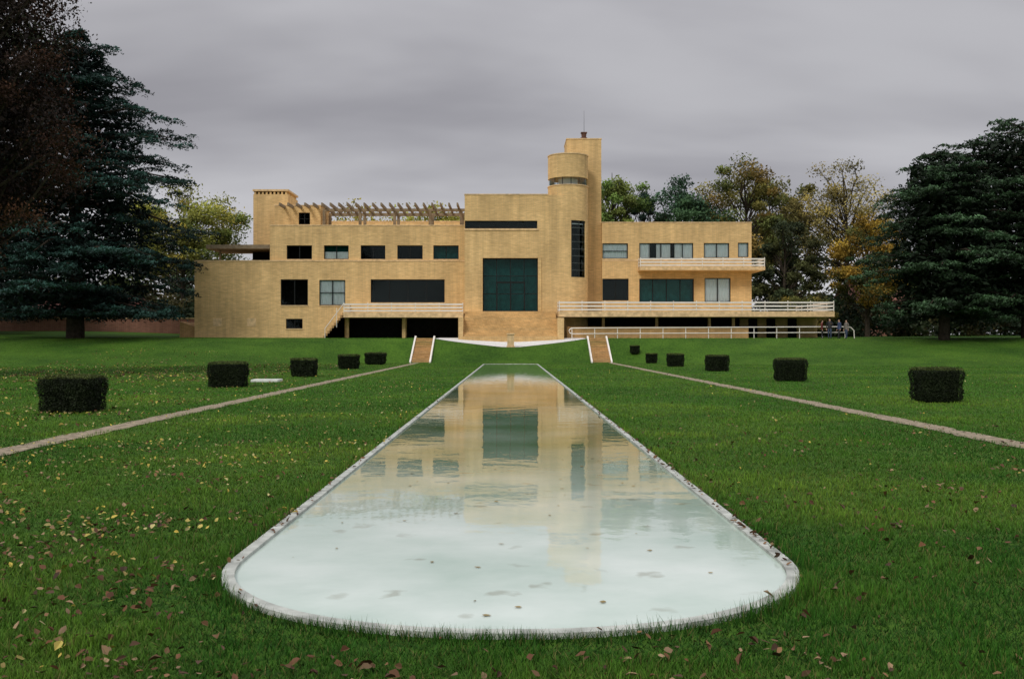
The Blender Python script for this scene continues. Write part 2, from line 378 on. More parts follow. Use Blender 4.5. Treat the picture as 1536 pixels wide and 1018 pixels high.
box('canopy_post', x0+1.0, x0+1.15, 94.4, 94.55, PZ(392, YL), PZ(373, 93.6), M_CONC, V)
box('canopy_dark_wall', PX(379, 97.5), PX(405, 95), 97.5, 97.7, PZ(393, 97.5), PZ(372, 97.5), M_DARK, V)
block('left_chimney', 380, 432, 291.5, 392, 98, 102.5, cope=False)
yc = 98; x0, x1 = PX(380, yc), PX(432, yc); z0, z1 = PZ(291.5, yc), PZ(285.5, yc)
mb = MB()
for i in range(9):
    c = x0+(x1-x0)*(i+.5)/9; mb.box(c-.12, c+.06, yc+.05, 102.4, z0, z1-.09)
mb.obj('left_chimney_slots', M_BRICK, V); box('left_chimney_cap', x0-.06, x1+.06, yc-.06, 102.5, z1-.09, z1+.09, M_COPE, V)
box('left_chimney_core', x0+.25, x1-.25, yc+.4, 102.2, z0, z1-.1, M_DARK, V)
block('roof_pavilion', 412, 481, 309, 339, 96.2, 101, [(448, 465, 319, 337, 2, 2)])
perg = MB(); zt = PZ(303.5, 94.0)
x = PX(418, 94.0)
while x < PX(697, 94.0):
    perg.box(x, x+.14, 94.0, 100.3, zt-.32, zt-.03); x += .80
xa, xb = PX(484, 96), PX(697, 94)
perg.box(xa, xb, 99.2, 99.5, zt-.62, zt-.325); perg.box(xa, xb, 96.0, 96.3, zt-.58, zt-.325)
zr = PZ(339, YL+.35)+.1
for uu in (486, 540, 592, 645, 692):
    xx = PX(uu, 96.1); perg.box(xx-.13, xx+.13, 96.02, 96.28, zr, zt-.58); perg.box(xx-.13, xx+.13, 99.22, 99.48, zr, zt-.62)
perg.obj('roof_pergola', M_CONC, V)
block('roof_rear_parapet', 484, 697, 333, 339, 105.6, 105.9, cope=True)

YC = 91.15
xc, ycyl, rc = PX(852, 93), 93.0, 1.87
x1c = xc
zb = 1.0
xL = PX(697, YC)
ops = [(PX(724, YC), PX(807, YC), PZ(467, YC), PZ(387, YC)), (xL+.02, PX(806, YC), PZ(343, YC), PZ(331, YC))]
gwall('hall_wall', (xL, x1c), zb, PZ(292.5, YC), ops, lambda s, z, d: (s, YC+d, z), M_BRICK, depth=.45)
window('hall_window', *ops[0], YC+.2, 4, 3, 't'); window('hall_clerestory', *ops[1], YC+.05, 5, 1)
mb = MB(); hx0, hx1 = ops[0][0], ops[0][1]; cxm = (hx0+hx1)/2; z0 = ops[0][2]; ym = YC+.3
for xx in (cxm-1.3, cxm-.03, cxm+1.24): mb.box(xx, xx+.12, ym-.02, ym+.08, z0+.07, z0+2.6)
mb.box(cxm-1.3, cxm+1.36, ym-.03, ym+.075, z0+2.6, z0+2.74); mb.obj('hall_door_frame', M_FRAME, V)
mb = MB(); zt = PZ(292.5, YC); xr = PX(903, 95)
mb.quad((xL, YC, zb), (xL, 106, zb), (xL, 106, zt), (xL, YC, zt)); mb.quad((xL, 106, zb), (xr, 106, zb), (xr, 106, zt), (xL, 106, zt))
mb.quad((xL, YC, zt), (xc, YC, zt), (xc, 106, zt), (xL, 106, zt))
mb.obj('hall_sides', M_BRICK, V)
box('hall_coping', xL-.04, PX(823, YC), YC-.04, 106, zt+.002, zt+.1, M_COPE, V)
box('hall_lintel_band', xL-.05, PX(808, YC), YC-.07, YC-.003, PZ(345.5, YC), PZ(343.5, YC), M_COPE, V)
box('hall_window_surround', PX(806.9, YC), PX(812, YC), YC-.1, YC-.003, PZ(467, YC), PZ(385, YC), M_BRICK, V)
def cyl(name, r, z0, z1, a0, a1, ops=(), sub=40, mat=M_BRICK, depth=.15):
    return gwall(name, (a0, a1), z0, z1, list(ops), lambda s, z, d: (xc+(r-d)*math.sin(s), ycyl-(r-d)*math.cos(s), z), mat, depth, sub)
wa0, wa1 = math.asin(3/30), math.asin(25/30)
zw0, zw1 = PZ(416, 91.6), PZ(331, 91.6)
cyl('stair_cylinder', rc, zb, PZ(277.5, 91.2), -math.pi, math.pi, [(wa0, wa1, zw0, zw1)])
f = MB(); g = MB()
def cring(mb, r0, r1, a0, a1, z0, z1, n=10):
    for i in range(n):
        a = a0+(a1-a0)*i/n; b_ = a0+(a1-a0)*(i+1)/n
        P = lambda r, t, z: (xc+r*math.sin(t), ycyl-r*math.cos(t), z)
        mb.quad(P(r1, a, z0), P(r1, b_, z0), P(r1, b_, z1), P(r1, a, z1)); mb.quad(P(r0, a, z1), P(r0, b_, z1), P(r1, b_, z1), P(r1, a, z1))
        mb.quad(P(r0, a, z0), P(r0, b_, z0), P(r1, b_, z0), P(r1, a, z0))
cring(g, rc-.13, rc-.12, wa0, wa1, zw0, zw1); g.obj('stair_window_glass', M_GLASS, V)
for j in range(9):
    z = zw0+(zw1-zw0)*j/8; cring(f, rc-.16, rc-.08, wa0, wa1, z-.035, z+.035)
for t in (wa0+.02, (wa0+wa1)/2, wa1-.03): cring(f, rc-.16, rc-.075, t-.02, t+.02, zw0, zw1, 1)
f.obj('stair_window_frame', plain('grey_steel', (.05, .06, .06), .4), V)
dk = MB(); cring(dk, rc-.62, rc-.6, wa0-.5, wa1+.5, zw0-.3, zw1+.3); dk.obj('stair_window_dark', M_DARK, V)
sp_ = MB()
for j in range(2):
    z = zw1-.35-.35*j; cring(sp_, rc-.3, rc-.2, wa0, wa1*.9, z, z+.1)
sp_.obj('stair_window_blind', M_CURT, V)
zb0, zb1, zt2 = PZ(277.5, 91.2), PZ(265, 91.2), PZ(230.5, 91.2)
cyl('belvedere_drum', rc, zb1, zt2, -math.pi, math.pi)
cap = MB(); n = 48
for zc, rr in ((zb0-.001, rc), (zb1+.001, rc), (zt2, rc)):
    i0 = len(cap.v); cap.v += [(xc+rr*math.sin(2*math.pi*i/n), ycyl-rr*math.cos(2*math.pi*i/n), zc) for i in range(n)]; cap.f.append(tuple(range(i0, i0+n)))
cap.obj('belvedere_slabs', M_COPE, V)
cp = MB(); cring(cp, rc-.1, rc+.04, -math.pi, math.pi, zt2+.002, zt2+.09, 48); cring(cp, rc-.1, rc+.05, -math.pi, math.pi, zb0+.002, zb0+.09, 48); cp.obj('belvedere_coping', M_COPE, V)
g = MB(); cring(g, rc-.13, rc-.12, -math.pi, math.pi, zb0+.05, zb1, 48); g.obj('belvedere_glass', M_GLASS, V)
f = MB()
for i in range(14):
    t = 2*math.pi*i/14+.1; cring(f, rc-.17, rc-.08, t-.02, t+.02, zb0+.05, zb1, 1)
f.obj('belvedere_mullions', M_FRAME, V)
dk = MB(); cring(dk, .7, .9, -math.pi, math.pi, zb0, zb1, 24); dk.obj('belvedere_core', M_CURT, V)
block('square_tower', 850, 902, 209, 520, 95.0, 99, [(866.5, 881.5, 443, 452, 0, 0)], cope=True, zb=zb)
yt = 95.5; zt = PZ(209, 95)+.1
mb = MB(); xm = PX(877, yt); mb.tube([(xm, yt+1, zt), (xm, yt+1, zt+.35), (xm, yt+1, zt+.36), (xm, yt+1, zt+.75)], [.34, .34, .22, .26], 12)
mb.box(xm-.3, xm+.3, yt+.7, yt+1.3, zt+.78, zt+.86); mb.obj('chimney_pot', plain('terracotta', (.12, .06, .045)), V)
mb = MB(); mb.tube([(xm+.02, yt+1, zt+.8), (xm+.02, yt+1, zt+3.0)], [.02, .008], 5); mb.obj('antenna', M_FRAME, V)

YR = 94.3
block('right_wing', 903, 1127.5, 334.5, 520, YR, 107, [
    (903.6, 942, 365, 388, 1, 2, 'c'), (959, 1040, 364.5, 388, 5, 1, 's'), (1056, 1094, 364.5, 387, 2, 1, 'c'), (1107, 1123, 364, 386, 1, 1, 'c'),
    (903.6, 943, 418, 451, 2, 1), (959, 1041, 418, 453, 4, 1, 't'), (1057, 1096, 417, 453, 2, 1, 'c'),
    ], zb=zb)
curtain('curtain_c', PX(985, YR), PX(1006, YR), PZ(388, YR)+.03, PZ(366, YR), YR+.22)
box('right_string_course', PX(903, YR), PX(1127, YR), YR-.035, YR-.003, PZ(391.5, YR), PZ(389.5, YR), M_COPE, V)

def rail(name, pts, z, hgt, bars, parent=V, bt=.13, post=1.9):
    mb = MB()
    for (ax, ay), (bx, by) in zip(pts[:-1], pts[1:]):
        horiz = abs(bx-ax) > abs(by-ay)
        for i in range(bars):
            zc = z+hgt*(i+.5)/bars
            if horiz: mb.box(min(ax, bx), max(ax, bx), ay-.04, ay+.04, zc-bt/2, zc+bt/2)
            else: mb.box(ax-.04, ax+.04, min(ay, by)+.042, max(ay, by)-.042, zc-bt/2, zc+bt/2)
        ln = math.hypot(bx-ax, by-ay); m_ = max(1, int(ln/post))
        for i in range(m_+1):
            x_ = ax+(bx-ax)*i/m_; y_ = ay+(by-ay)*i/m_
            o = .07 if horiz else 0
            mb.box(x_-.03, x_+.03, y_+o-.025, y_+o+.025, z-.05, z+hgt)
    mb.obj(name, M_WHITE, parent)
yb = 92.6; x0, x1 = PX(960, yb), PX(1148, yb); zs0, zs1 = PZ(405, yb), PZ(400, yb)
box('balcony_slab', x0, x1, yb, YR-.003, zs0, zs1, M_COPE, V)
box('balcony_slab_side', PX(1127.5, YR)+.003, x1, YR, 99, zs0, zs1-.003, M_COPE, V)
rail('balcony_rail', [(x0+.05, YR-.1), (x0+.05, yb+.05), (x1-.05, yb+.05), (x1-.05, 98.9)], zs1, PZ(386, yb)-zs1, 3)
yt = 88.2; x0, x1 = PX(838, yt), PX(1252, yt); ts0, ts1 = PZ(475, yt), PZ(467, yt)
box('right_terrace_slab', x0, x1, yt, YR-.003, ts0, ts1, M_COPE, V)
box('right_terrace_return', PX(1127.5, YR)+.01, x1, YR, 100, ts0, ts1-.003, M_COPE, V)
rail('right_terrace_rail', [(x0+.05, 91), (x0+.05, yt+.05), (x1-.05, yt+.05), (x1-.05, 99.9)], ts1, PZ(451, yt)-ts1, 3)
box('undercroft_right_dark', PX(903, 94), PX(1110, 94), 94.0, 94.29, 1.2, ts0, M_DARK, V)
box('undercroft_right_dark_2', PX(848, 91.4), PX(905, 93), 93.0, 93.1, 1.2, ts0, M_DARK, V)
for uu in (846, 905, 985, 1064, 1100):
    xx = PX(uu, 90.5); box('terrace_pier', xx-.12, xx+.12, 90.4, 90.64, 1.2, ts0-.003, M_BRICK, V)
box('terrace_rear_wall', PX(1110, 93.5), PX(1226, 93.5), 93.5, 93.75, 1.2, ts0-.003, M_BRICK, V)
for i, uu in enumerate((1123, 1150, 1182)):
    box('terrace_rear_recess_%d' % i, PX(uu, 93.4), PX(uu+13, 93.4), 93.38, 93.497, 1.3, ts0-.05, M_DARK, V)
box('undercroft_low_wall', PX(850, 89.4), PX(1122, 89.4), 89.2, 89.5, 1.2, PZ(490, 89.4), M_BRICK2, V)
st = MB(); n = 13; zA, zB = 1.98, PZ(467.5, YC)
xs0, xs1 = PX(697, 90), PX(835, 88.5)
for i in range(n):
    y = 86.9+(YC-.6-86.9)*i/n; z = zA+(zB-zA)*(i+1)/n
    st.box(xs0, xs1, y, YC-.003 if i == n-1 else y+(YC-.6-86.9)/n+.05, 1.2, z-.001*i)
st.obj('entrance_steps', brick_mat('entrance_brick', (.72, .47, .20), (.60, .38, .15), (.42, .30, .16)), V)
box('stair_cheek_l', PX(688.5, 88), xs0-.003, 87.0, YC, 1.2, PZ(476, 88), M_BRICK, V)
box('stair_cheek_r', xs1+.003, PX(845, 88.19), 87.0, YC-.0, 1.2, PZ(477, 88), M_BRICK, V)
yl = 89.6; x0, x1 = PX(515, yl), PX(695, yl); z0, z1 = PZ(476, yl), PZ(468.5, yl)
box('left_terrace_slab', x0, x1, yl, YL-.003, z0, z1, M_COPE, V)
rail('left_terrace_rail', [(x0+.05, 92.9), (x0+.05, yl+.05), (x1-.05, yl+.05)], z1, PZ(454, yl)-z1, 3)
for uu in (521, 606):
    xx = PX(uu, 91); box('left_terrace_pier', xx-.15, xx+.15, 90.8, 91.1, 1.2, z0-.003, M_BRICK, V)
st = MB(); n = 10
for i in range(n):
    xa = PX(487, 91)+(x0-PX(487, 91))*i/n; st.box(xa, x0-.003+.001*i, 90.3, YL-.01, 1.2, 2.0+(z1-2.0)*(i+1)/n-.002)
st.obj('left_terrace_steps', M_BRICK2, V)
st = MB(); xa = PX(487, 90)
st.tube([(xa, 90.2, 2.9), (x0, 90.2, z1+.9)], [.035, .035], 6); st.tube([(xa, 90.2, 2.0), (xa, 90.2, 2.9)], [.03, .03], 6); st.tube([(x0-.7, 90.2, 3.0), (x0-.7, 90.2, z1+.42)], [.03, .03], 6)
st.obj('left_terrace_handrail', M_WHITE, V)
mb = MB(); x0, x1 = PX(269, 93), PX(291.5, 93)
za = PZ(482, 93); mb.v += [(x0, 93.2, 1.2), (x1, 93.2, 1.2), (x1, 93.2, za-.5), (x0, 93.2, za), (x0, 100, 1.2), (x1, 100, 1.2), (x1, 100, za-.5), (x0, 100, za)]
mb.f += [(0,1,2,3),(4,7,6,5),(3,2,6,7),(0,3,7,4),(1,5,6,2)]; mb.obj('side_ramp_wall', M_BRICK2, V)

R = empty('ramp_railing'); mb = MB(); yy = 86.6
xa, xb = PX(858, yy), PX(1268, yy); g0 = hz(20, yy)
zt, zl = PZ(492, yy), PZ(500.5, yy)
mb.tube([(xa, yy, zl), (xa-.2, yy, zl+.1), (xa-.27, yy, (zl+zt)/2), (xa-.15, yy, zt-.06), (xa, yy, zt)], [.045]*5, 6)
mb.tube([(xa, yy, zt), (xb, yy, zt+.12), (xb+.5, yy, zt+.05), (xb+.75, yy, zt-.2), (xb+.8, yy, g0)], [.045]*5, 6)
mb.tube([(xa, yy, zl), (xb, yy, zl+.12)], [.04, .04], 6)
n = 12
for i in range(n+1):
    x = xa+(xb-xa)*i/n; mb.tube([(x, yy+.06, g0-.2), (x, yy+.06, zt+.12*i/n)], [.035, .035], 5)
mb.obj('rails_and_posts', M_WHITE, R)
mb = MB(); prev = None
for i in range(26):
    t = i/25; x = 30.5+9*t; y = 97+14*math.sin(t*2.0); w = 1.3
    cur = ((x-w*.3, y-w, hz(x-w*.3, y-w)+.05), (x+w*.3, y+w, hz(x+w*.3, y+w)+.05))
    if prev: mb.quad(prev[0], prev[1], cur[1], cur[0])
    prev = cur
mb.obj('side_path', M_GRAVEL)

def bank_steps(xc_):
    P = empty('garden_steps'); mb = MB(); n = 11; ya, yb_ = 79.4, 83.7; w = .72; zt = 1.96
    for i in range(n):
        y = ya+(yb_-ya)*i/n; mb.box(xc_-w, xc_+w, y, yb_+.3+.001*i, -.1, zt*(i+1)/n+.03)
    mb.obj('treads', M_BRICK2, P)
    sb = MB()
    for s in (-1, 1):
        a, c = sorted((xc_+s*w+s*.003, xc_+s*(w+.13)))
        n0 = len(sb.v); pr = [(ya-.35, -.1), (ya-.35, .12), (yb_-.1, zt+.22), (yb_+.3, zt+.22), (yb_+.3, -.1)]
        for x in (a, c): sb.v += [(x, p[0], p[1]) for p in pr]
        sb.f += [tuple(n0+i for i in range(5)), tuple(n0+5+i for i in range(5))[::-1]]
        for i in range(5): j = (i+1) % 5; sb.f.append((n0+i, n0+j, n0+5+j, n0+5+i))
    sb.obj('stringers', M_WHITE, P)
bank_steps(-7.2); bank_steps(7.25)
Pd = empty('stone_pedestal'); mb = MB(); z = hz(0, 84.3)
mb.box(-.36, .36, 84.0, 84.7, z-.2, z+.12); mb.box(-.29, .29, 84.07, 84.63, z+.12, z+1.05); mb.box(-.35, .35, 84.01, 84.69, z+1.05, z+1.17)
mb.obj('shaft_and_cap', M_COPE, Pd, bevel=.015)
box('stone_slab', -10.55, -9.45, 40.4, 41.3, 0, .11, plain('pale_slab', (.6, .62, .58), .7), None, bevel=.02)

# ------------------------------------------------------------ foliage tools
def leafmesh(name, C, size, col, flat=0., mat=None, parent=None, asp=.55, ndir=None):
    n = len(C); nv = rng.normal(size=(n, 3))
    nv /= np.linalg.norm(nv, axis=1)[:, None]+1e-9
    nv[:, 2] += flat
    if ndir is not None: nv += ndir
    nv /= np.linalg.norm(nv, axis=1)[:, None]+1e-9
    u = np.cross(nv, rng.normal(size=(n, 3))); u /= np.linalg.norm(u, axis=1)[:, None]+1e-9
    v = np.cross(nv, u); s = (np.asarray(size)*rng.uniform(.6, 1.4, n))[:, None]
    V4 = np.stack([C+u*s, C+v*s*asp, C-u*s, C-v*s*asp], 1).reshape(-1, 3)
    return rawmesh(name, V4, 4, np.repeat(col, 4, axis=0), mat or M_LEAF, parent)
def rawmesh(name, V_, k, col, mat, parent=None):
    nv = len(V_); nf = nv//k
    me = bpy.data.meshes.new(name); me.vertices.add(nv); me.vertices.foreach_set('co', V_.astype(np.float32).ravel())
    me.loops.add(nv); me.loops.foreach_set('vertex_index', np.arange(nv, dtype=np.int32))
    me.polygons.add(nf); me.polygons.foreach_set('loop_start', np.arange(0, nv, k, dtype=np.int32))
    ca = me.color_attributes.new('Col', 'FLOAT_COLOR', 'POINT')
    c4 = np.ones((nv, 4), np.float32); c4[:, :3] = np.clip(col, 0, 1); ca.data.foreach_set('color', c4.ravel())
    me.update(calc_edges=True); me.materials.append(mat)
    return link(bpy.data.objects.new(name, me), parent)

def cedar(name, x, y, Ht, R, prof, layers, col, seed, zlo=.07, dens=1.0, lean=(0, 0), core=7000, clear=1.6):
    """cedar: flat tiers of foliage carried on long limbs, with dark gaps between tiers"""
    global rng; keep = rng; rng = np.random.default_rng(seed)
    z0 = hz(x, y); P = empty(name); wood = MB()
    tp = [(x+lean[0]*t, y+lean[1]*t, z0-.3+Ht*t) for t in np.linspace(0, .97, 9)]
    wood.tube(tp, [max(.05, .028*Ht*(1-t)**.9+.03) for t in np.linspace(0, .97, 9)], 9)
    C = []; K = []
    for i in range(layers):
        t = (i+rng.uniform(-.3, .3))/(layers-1); t = min(max(t, 0), 1)
        z = z0+Ht*(zlo+(.985-zlo)*t); Lr = R*prof(t); nl = int(rng.integers(6, 9))
        a0 = rng.uniform(0, 6.28)
        for k_ in range(nl):
            a = a0+6.283*k_/nl+rng.normal(0, .25); Ln = Lr*rng.uniform(.66, 1.12)
            dz = rng.normal(0, .012*Ht)
            rise = rng.uniform(.02, .2)*Ln; droop = rng.uniform(.02, .18)*Ln
            lb = rng.uniform(.65, 1.35)
            def pt(s): return np.array([x+lean[0]*t+math.cos(a)*Ln*s, y+lean[1]*t+math.sin(a)*Ln*s, max(z0+clear, z-.4+dz*s+rise*math.sin(s*2.2)-droop*s*s)])
            wood.tube([pt(s) for s in (0, .3, .6, .95)], [.02*Ln+.04, .014*Ln+.03, .008*Ln+.02, .015], 5)
            m_ = int(5+Ln*1.5)
            for q in range(m_):
                s = .2+.85*(q+rng.uniform(0, 1))/m_
                spread = .16*Ln*(1.15-abs(s-.6))
                off = rng.normal(0, spread)
                c = pt(s)+np.array([-math.sin(a)*off, math.cos(a)*off, rng.normal(.0, .12)-.05*abs(off)])
                pr = rng.uniform(.45, 1.1)*(.55+.05*Ln)
                n_ = int(95*pr*pr*dens)+18
                rr = pr*np.sqrt(rng.uniform(0, 1, n_)); th = rng.uniform(0, 6.283, n_)
                rr *= 1+.4*np.sin(th*rng.integers(3, 6)+rng.uniform(0, 6))
                pts = np.stack([c[0]+rr*np.cos(th), c[1]+rr*np.sin(th), c[2]+rng.normal(0, .07, n_)-.30*(rr/pr)**2*pr], 1)
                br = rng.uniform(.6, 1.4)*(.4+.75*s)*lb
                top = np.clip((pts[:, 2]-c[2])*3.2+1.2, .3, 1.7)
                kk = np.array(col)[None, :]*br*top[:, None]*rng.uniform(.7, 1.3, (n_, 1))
                C.append(pts); K.append(kk)
    t = rng.uniform(0, .9, core); pr = np.array([prof(q) for q in t]); rr = R*.58*pr*np.sqrt(rng.uniform(0, 1, core)); th = rng.uniform(0, 6.283, core)
    cc = np.stack([x+rr*np.cos(th), y+rr*np.sin(th), z0+.3+Ht*(zlo+(.985-zlo)*t)+rng.normal(0, .3, core)-.25], 1)
    cc[:, 2] = np.maximum(cc[:, 2], z0+clear+rng.uniform(0, 1.5, core))
    C = np.concatenate(C); K = np.concatenate(K); nc = len(C)
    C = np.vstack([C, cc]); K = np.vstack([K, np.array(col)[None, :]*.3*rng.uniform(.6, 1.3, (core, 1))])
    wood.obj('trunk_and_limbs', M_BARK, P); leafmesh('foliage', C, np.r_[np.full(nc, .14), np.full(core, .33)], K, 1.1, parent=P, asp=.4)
    rng = keep; return P
def lerp(pts): return lambda t: float(np.interp(t, [p[0] for p in pts], [p[1] for p in pts]))

def btree(name, x, y, Ht, rx, cz, rz, cols, nleaf, size, seed, clumps=70, trunk=None, tight=1.0, ry=None, tr=None, shell=.45, core=0, bright=1.0):
    global rng; keep = rng; rng = np.random.default_rng(seed)
    z0 = hz(x, y); P = empty(name); wood = MB(); ry = ry or rx
    tr = tr or .02*Ht
    bend = rng.normal(0, .02*Ht, 2)
    def tpt(t): return np.array([x+bend[0]*math.sin(t*3), y+bend[1]*math.sin(t*2.5), z0-.3+(Ht*.93)*t])
    wood.tube([tpt(t) for t in np.linspace(0, 1, 9)], [tr*(1-t)**.8+.03 for t in np.linspace(0, 1, 9)], 8)
    C = []; K = []; per = max(20, int(nleaf/clumps))
    for i in range(clumps):
        d_ = rng.normal(size=3); d_ /= np.linalg.norm(d_); r = rng.uniform(shell, 1.0)**.7
        wob = 1+.16*math.sin(3*math.atan2(d_[1], d_[0])+seed)+.12*math.sin(5*d_[2]+seed*2)
        c = np.array([x+d_[0]*r*rx*wob, y+d_[1]*r*ry*wob, z0+cz+d_[2]*r*rz*wob])
        t = np.clip((c[2]-z0-.25*abs(c[0]-x)-1.0)/(Ht*.93), .18, .95)
        s0 = tpt(t*.85); mid = (s0+c)/2+np.array([0, 0, -.04*Ht*rng.uniform(0, 1)])+rng.normal(0, .02*Ht, 3)
        wood.tube([s0, mid, c], [tr*.3*(1-t)+.03, tr*.16+.02, .02], 4)
        cr_ = rx*rng.uniform(.14, .30)*tight
        n_ = int(per*rng.uniform(.6, 1.4))
        dd = rng.normal(size=(n_, 3)); dd /= np.linalg.norm(dd, axis=1)[:, None]
        rr = cr_*rng.uniform(0, 1, n_)**.45*rng.uniform(.7, 1.3, n_)
        pts = c+dd*rr[:, None]*np.array([1.15, 1.15, .8])
        base = np.array(cols[int(rng.integers(len(cols)))])*rng.uniform(.6, 1.35)*bright
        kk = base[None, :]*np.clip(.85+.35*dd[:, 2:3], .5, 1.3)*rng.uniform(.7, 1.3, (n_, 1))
        C.append(pts); K.append(kk)
    C = np.concatenate(C); K = np.concatenate(K); sz = np.full(len(C), size)
    if core:
        dd = rng.normal(size=(core, 3)); dd /= np.linalg.norm(dd, axis=1)[:, None]
        dd *= (rng.uniform(0, 1, core)**.4*.88)[:, None]
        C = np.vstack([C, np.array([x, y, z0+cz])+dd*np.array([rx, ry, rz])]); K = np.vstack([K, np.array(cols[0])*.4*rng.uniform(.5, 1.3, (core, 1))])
        sz = np.r_[sz, np.full(core, size*2)]
    wood.obj('trunk_and_limbs', M_BARK, P)
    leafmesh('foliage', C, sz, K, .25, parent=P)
    rng = keep; return P

CED = (.026, .066, .054); CEDR = (.042, .082, .038)
cedar('cedar_tree', -38, 87, 27.4, 10.8, lerp([(0, .90), (.2, 1), (.43, .95), (.65, .83), (.79, .64), (.9, .38), (1, .1)]), 19, CED, 11, core=10000, clear=2.2)
cedar('cedar_tree', -52, 99, 20, 9, lerp([(0, .9), (.3, 1), (.7, .6), (1, .1)]), 12, CED, 12, dens=.6, clear=2.4)
cedar('cedar_tree', 36.6, 84, 16.2, 7.3, lerp([(0, .85), (.35, 1), (.7, .85), (.9, .6), (1, .3)]), 11, CEDR, 13, zlo=.13)
cedar('cedar_tree', 45.2, 87, 18.9, 9.8, lerp([(0, .85), (.35, 1), (.7, .95), (.9, .8), (1, .5)]), 13, CEDR, 14, zlo=.12, core=9000)
btree('copper_beech_tree', -27.5, 46, 22.5, 7.6, 13.9, 10.4, [(.026, .013, .008), (.042, .018, .009), (.022, .013, .009), (.018, .022, .010), (.065, .028, .012)], 160000, .07, 21, 340, tr=.55, shell=.3, core=26000, tight=.75)
btree('birch_tree', -42, 128, 18, 7.5, 12, 5.5, [(.30, .31, .06), (.2, .25, .06), (.4, .34, .06)], 26000, .17, 31, 60)
btree('lime_tree', -19, 150, 18.4, 12, 13.2, 5.4, [(.44, .40, .07), (.48, .41, .07), (.30, .32, .07)], 32000, .24, 32, 80)
btree('lime_tree', -8, 152, 18.2, 9, 13, 5.0, [(.42, .40, .07), (.36, .35, .07)], 22000, .24, 33, 50)
btree('poplar_tree', 12.6, 124, 22.4, 4.5, 15.3, 6.0, [(.16, .25, .06), (.24, .30, .07)], 15000, .16, 34, 50, shell=.3)
btree('oak_tree', 21.5, 126, 21.0, 5.2, 14.5, 5.4, [(.06, .13, .07), (.07, .14, .06)], 22000, .17, 35, 60)
btree('pine_tree', 17.4, 132, 19.5, 2.3, 14.5, 5.8, [(.02, .04, .03)], 12000, .15, 44, 50)
btree('chestnut_tree', 29.0, 124, 22.0, 5.6, 15, 6.8, [(.22, .20, .05), (.16, .19, .05), (.27, .19, .05)], 24000, .16, 37, 70)
btree('chestnut_tree', 36.0, 132, 21.5, 5.6, 14, 6.6, [(.16, .15, .04), (.13, .15, .045), (.22, .17, .045)], 22000, .16, 42, 70)
btree('birch_tree', 40.6, 122, 22.3, 6.2, 15, 7.2, [(.32, .27, .09), (.36, .29, .08), (.22, .20, .07)], 10500, .14, 38, 80, shell=.3, tight=.9)
btree('maple_tree', 38.0, 106, 13.0, 4.4, 7.9, 5.0, [(.40, .26, .035), (.30, .19, .03), (.46, .32, .045), (.15, .15, .03), (.10, .11, .03)], 23000, .13, 39, 80)
btree('shrub_oak_tree', 31, 112, 12, 4.0, 7.5, 5, [(.05, .07, .03), (.08, .09, .03)], 18000, .15, 40, 50)
btree('yew_tree', 31.5, 106, 5, 2.6, 2.6, 2.4, [(.14, .15, .04), (.22, .18, .04)], 9000, .10, 41, 26)

C = []; K = []
for i in range(560):
    x = rng.uniform(-150, 150); y = rng.uniform(138, 175)
    hh = 9+3*math.sin(x*.09)+2*math.sin(x*.31)+ (2 if x > 15 else 0)
    z = rng.uniform(1, hh); r = rng.uniform(1.6, 3.2)
    if -10 < x*1 < 12 and z > 8: continue
    n_ = 210; dd = rng.normal(size=(n_, 3)); dd /= np.linalg.norm(dd, axis=1)[:, None]
    C.append(np.array([x, y, z+2])+dd*r*rng.uniform(.4, 1.15, (n_, 1)))
    base = np.array([(.04, .065, .028), (.07, .09, .03), (.14, .12, .04), (.03, .055, .035)][int(rng.integers(4))])
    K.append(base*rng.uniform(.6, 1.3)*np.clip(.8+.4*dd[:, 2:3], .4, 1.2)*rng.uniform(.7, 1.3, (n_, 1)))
leafmesh('distant_trees', np.concatenate(C), .42, np.concatenate(K), .2)
C = []; K = []
for i in range(760):
    if i % 2: x = rng.uniform(-90, -31); y = rng.uniform(113, 122)
    else: x = rng.uniform(28, 85); y = rng.uniform(108, 124)
    r = rng.uniform(.8, 1.9); z = hz(x, y)+rng.uniform(0.2, 4.8 if x < 0 else 5.5)*rng.uniform(.4, 1)
    n_ = 130; dd = rng.normal(size=(n_, 3)); dd /= np.linalg.norm(dd, axis=1)[:, None]
    C.append(np.array([x, y, z])+dd*r*rng.uniform(.4, 1.15, (n_, 1)))
    base = np.array([(.022, .04, .018), (.035, .05, .02), (.06, .055, .018)][int(rng.integers(3))])
    K.append(base*rng.uniform(.6, 1.3)*rng.uniform(.7, 1.3, (n_, 1)))
leafmesh('shrubbery', np.concatenate(C), .24, np.concatenate(K), .2)
BW = empty('boundary_wall'); mb = MB()
mb.box(-80, -33, 106.0, 106.3, 2.0, 4.15); mb.obj('wall', M_RED, BW); box('wall_cap', -80, -33, 105.95, 106.35, 4.153, 4.25, M_COPE, BW)
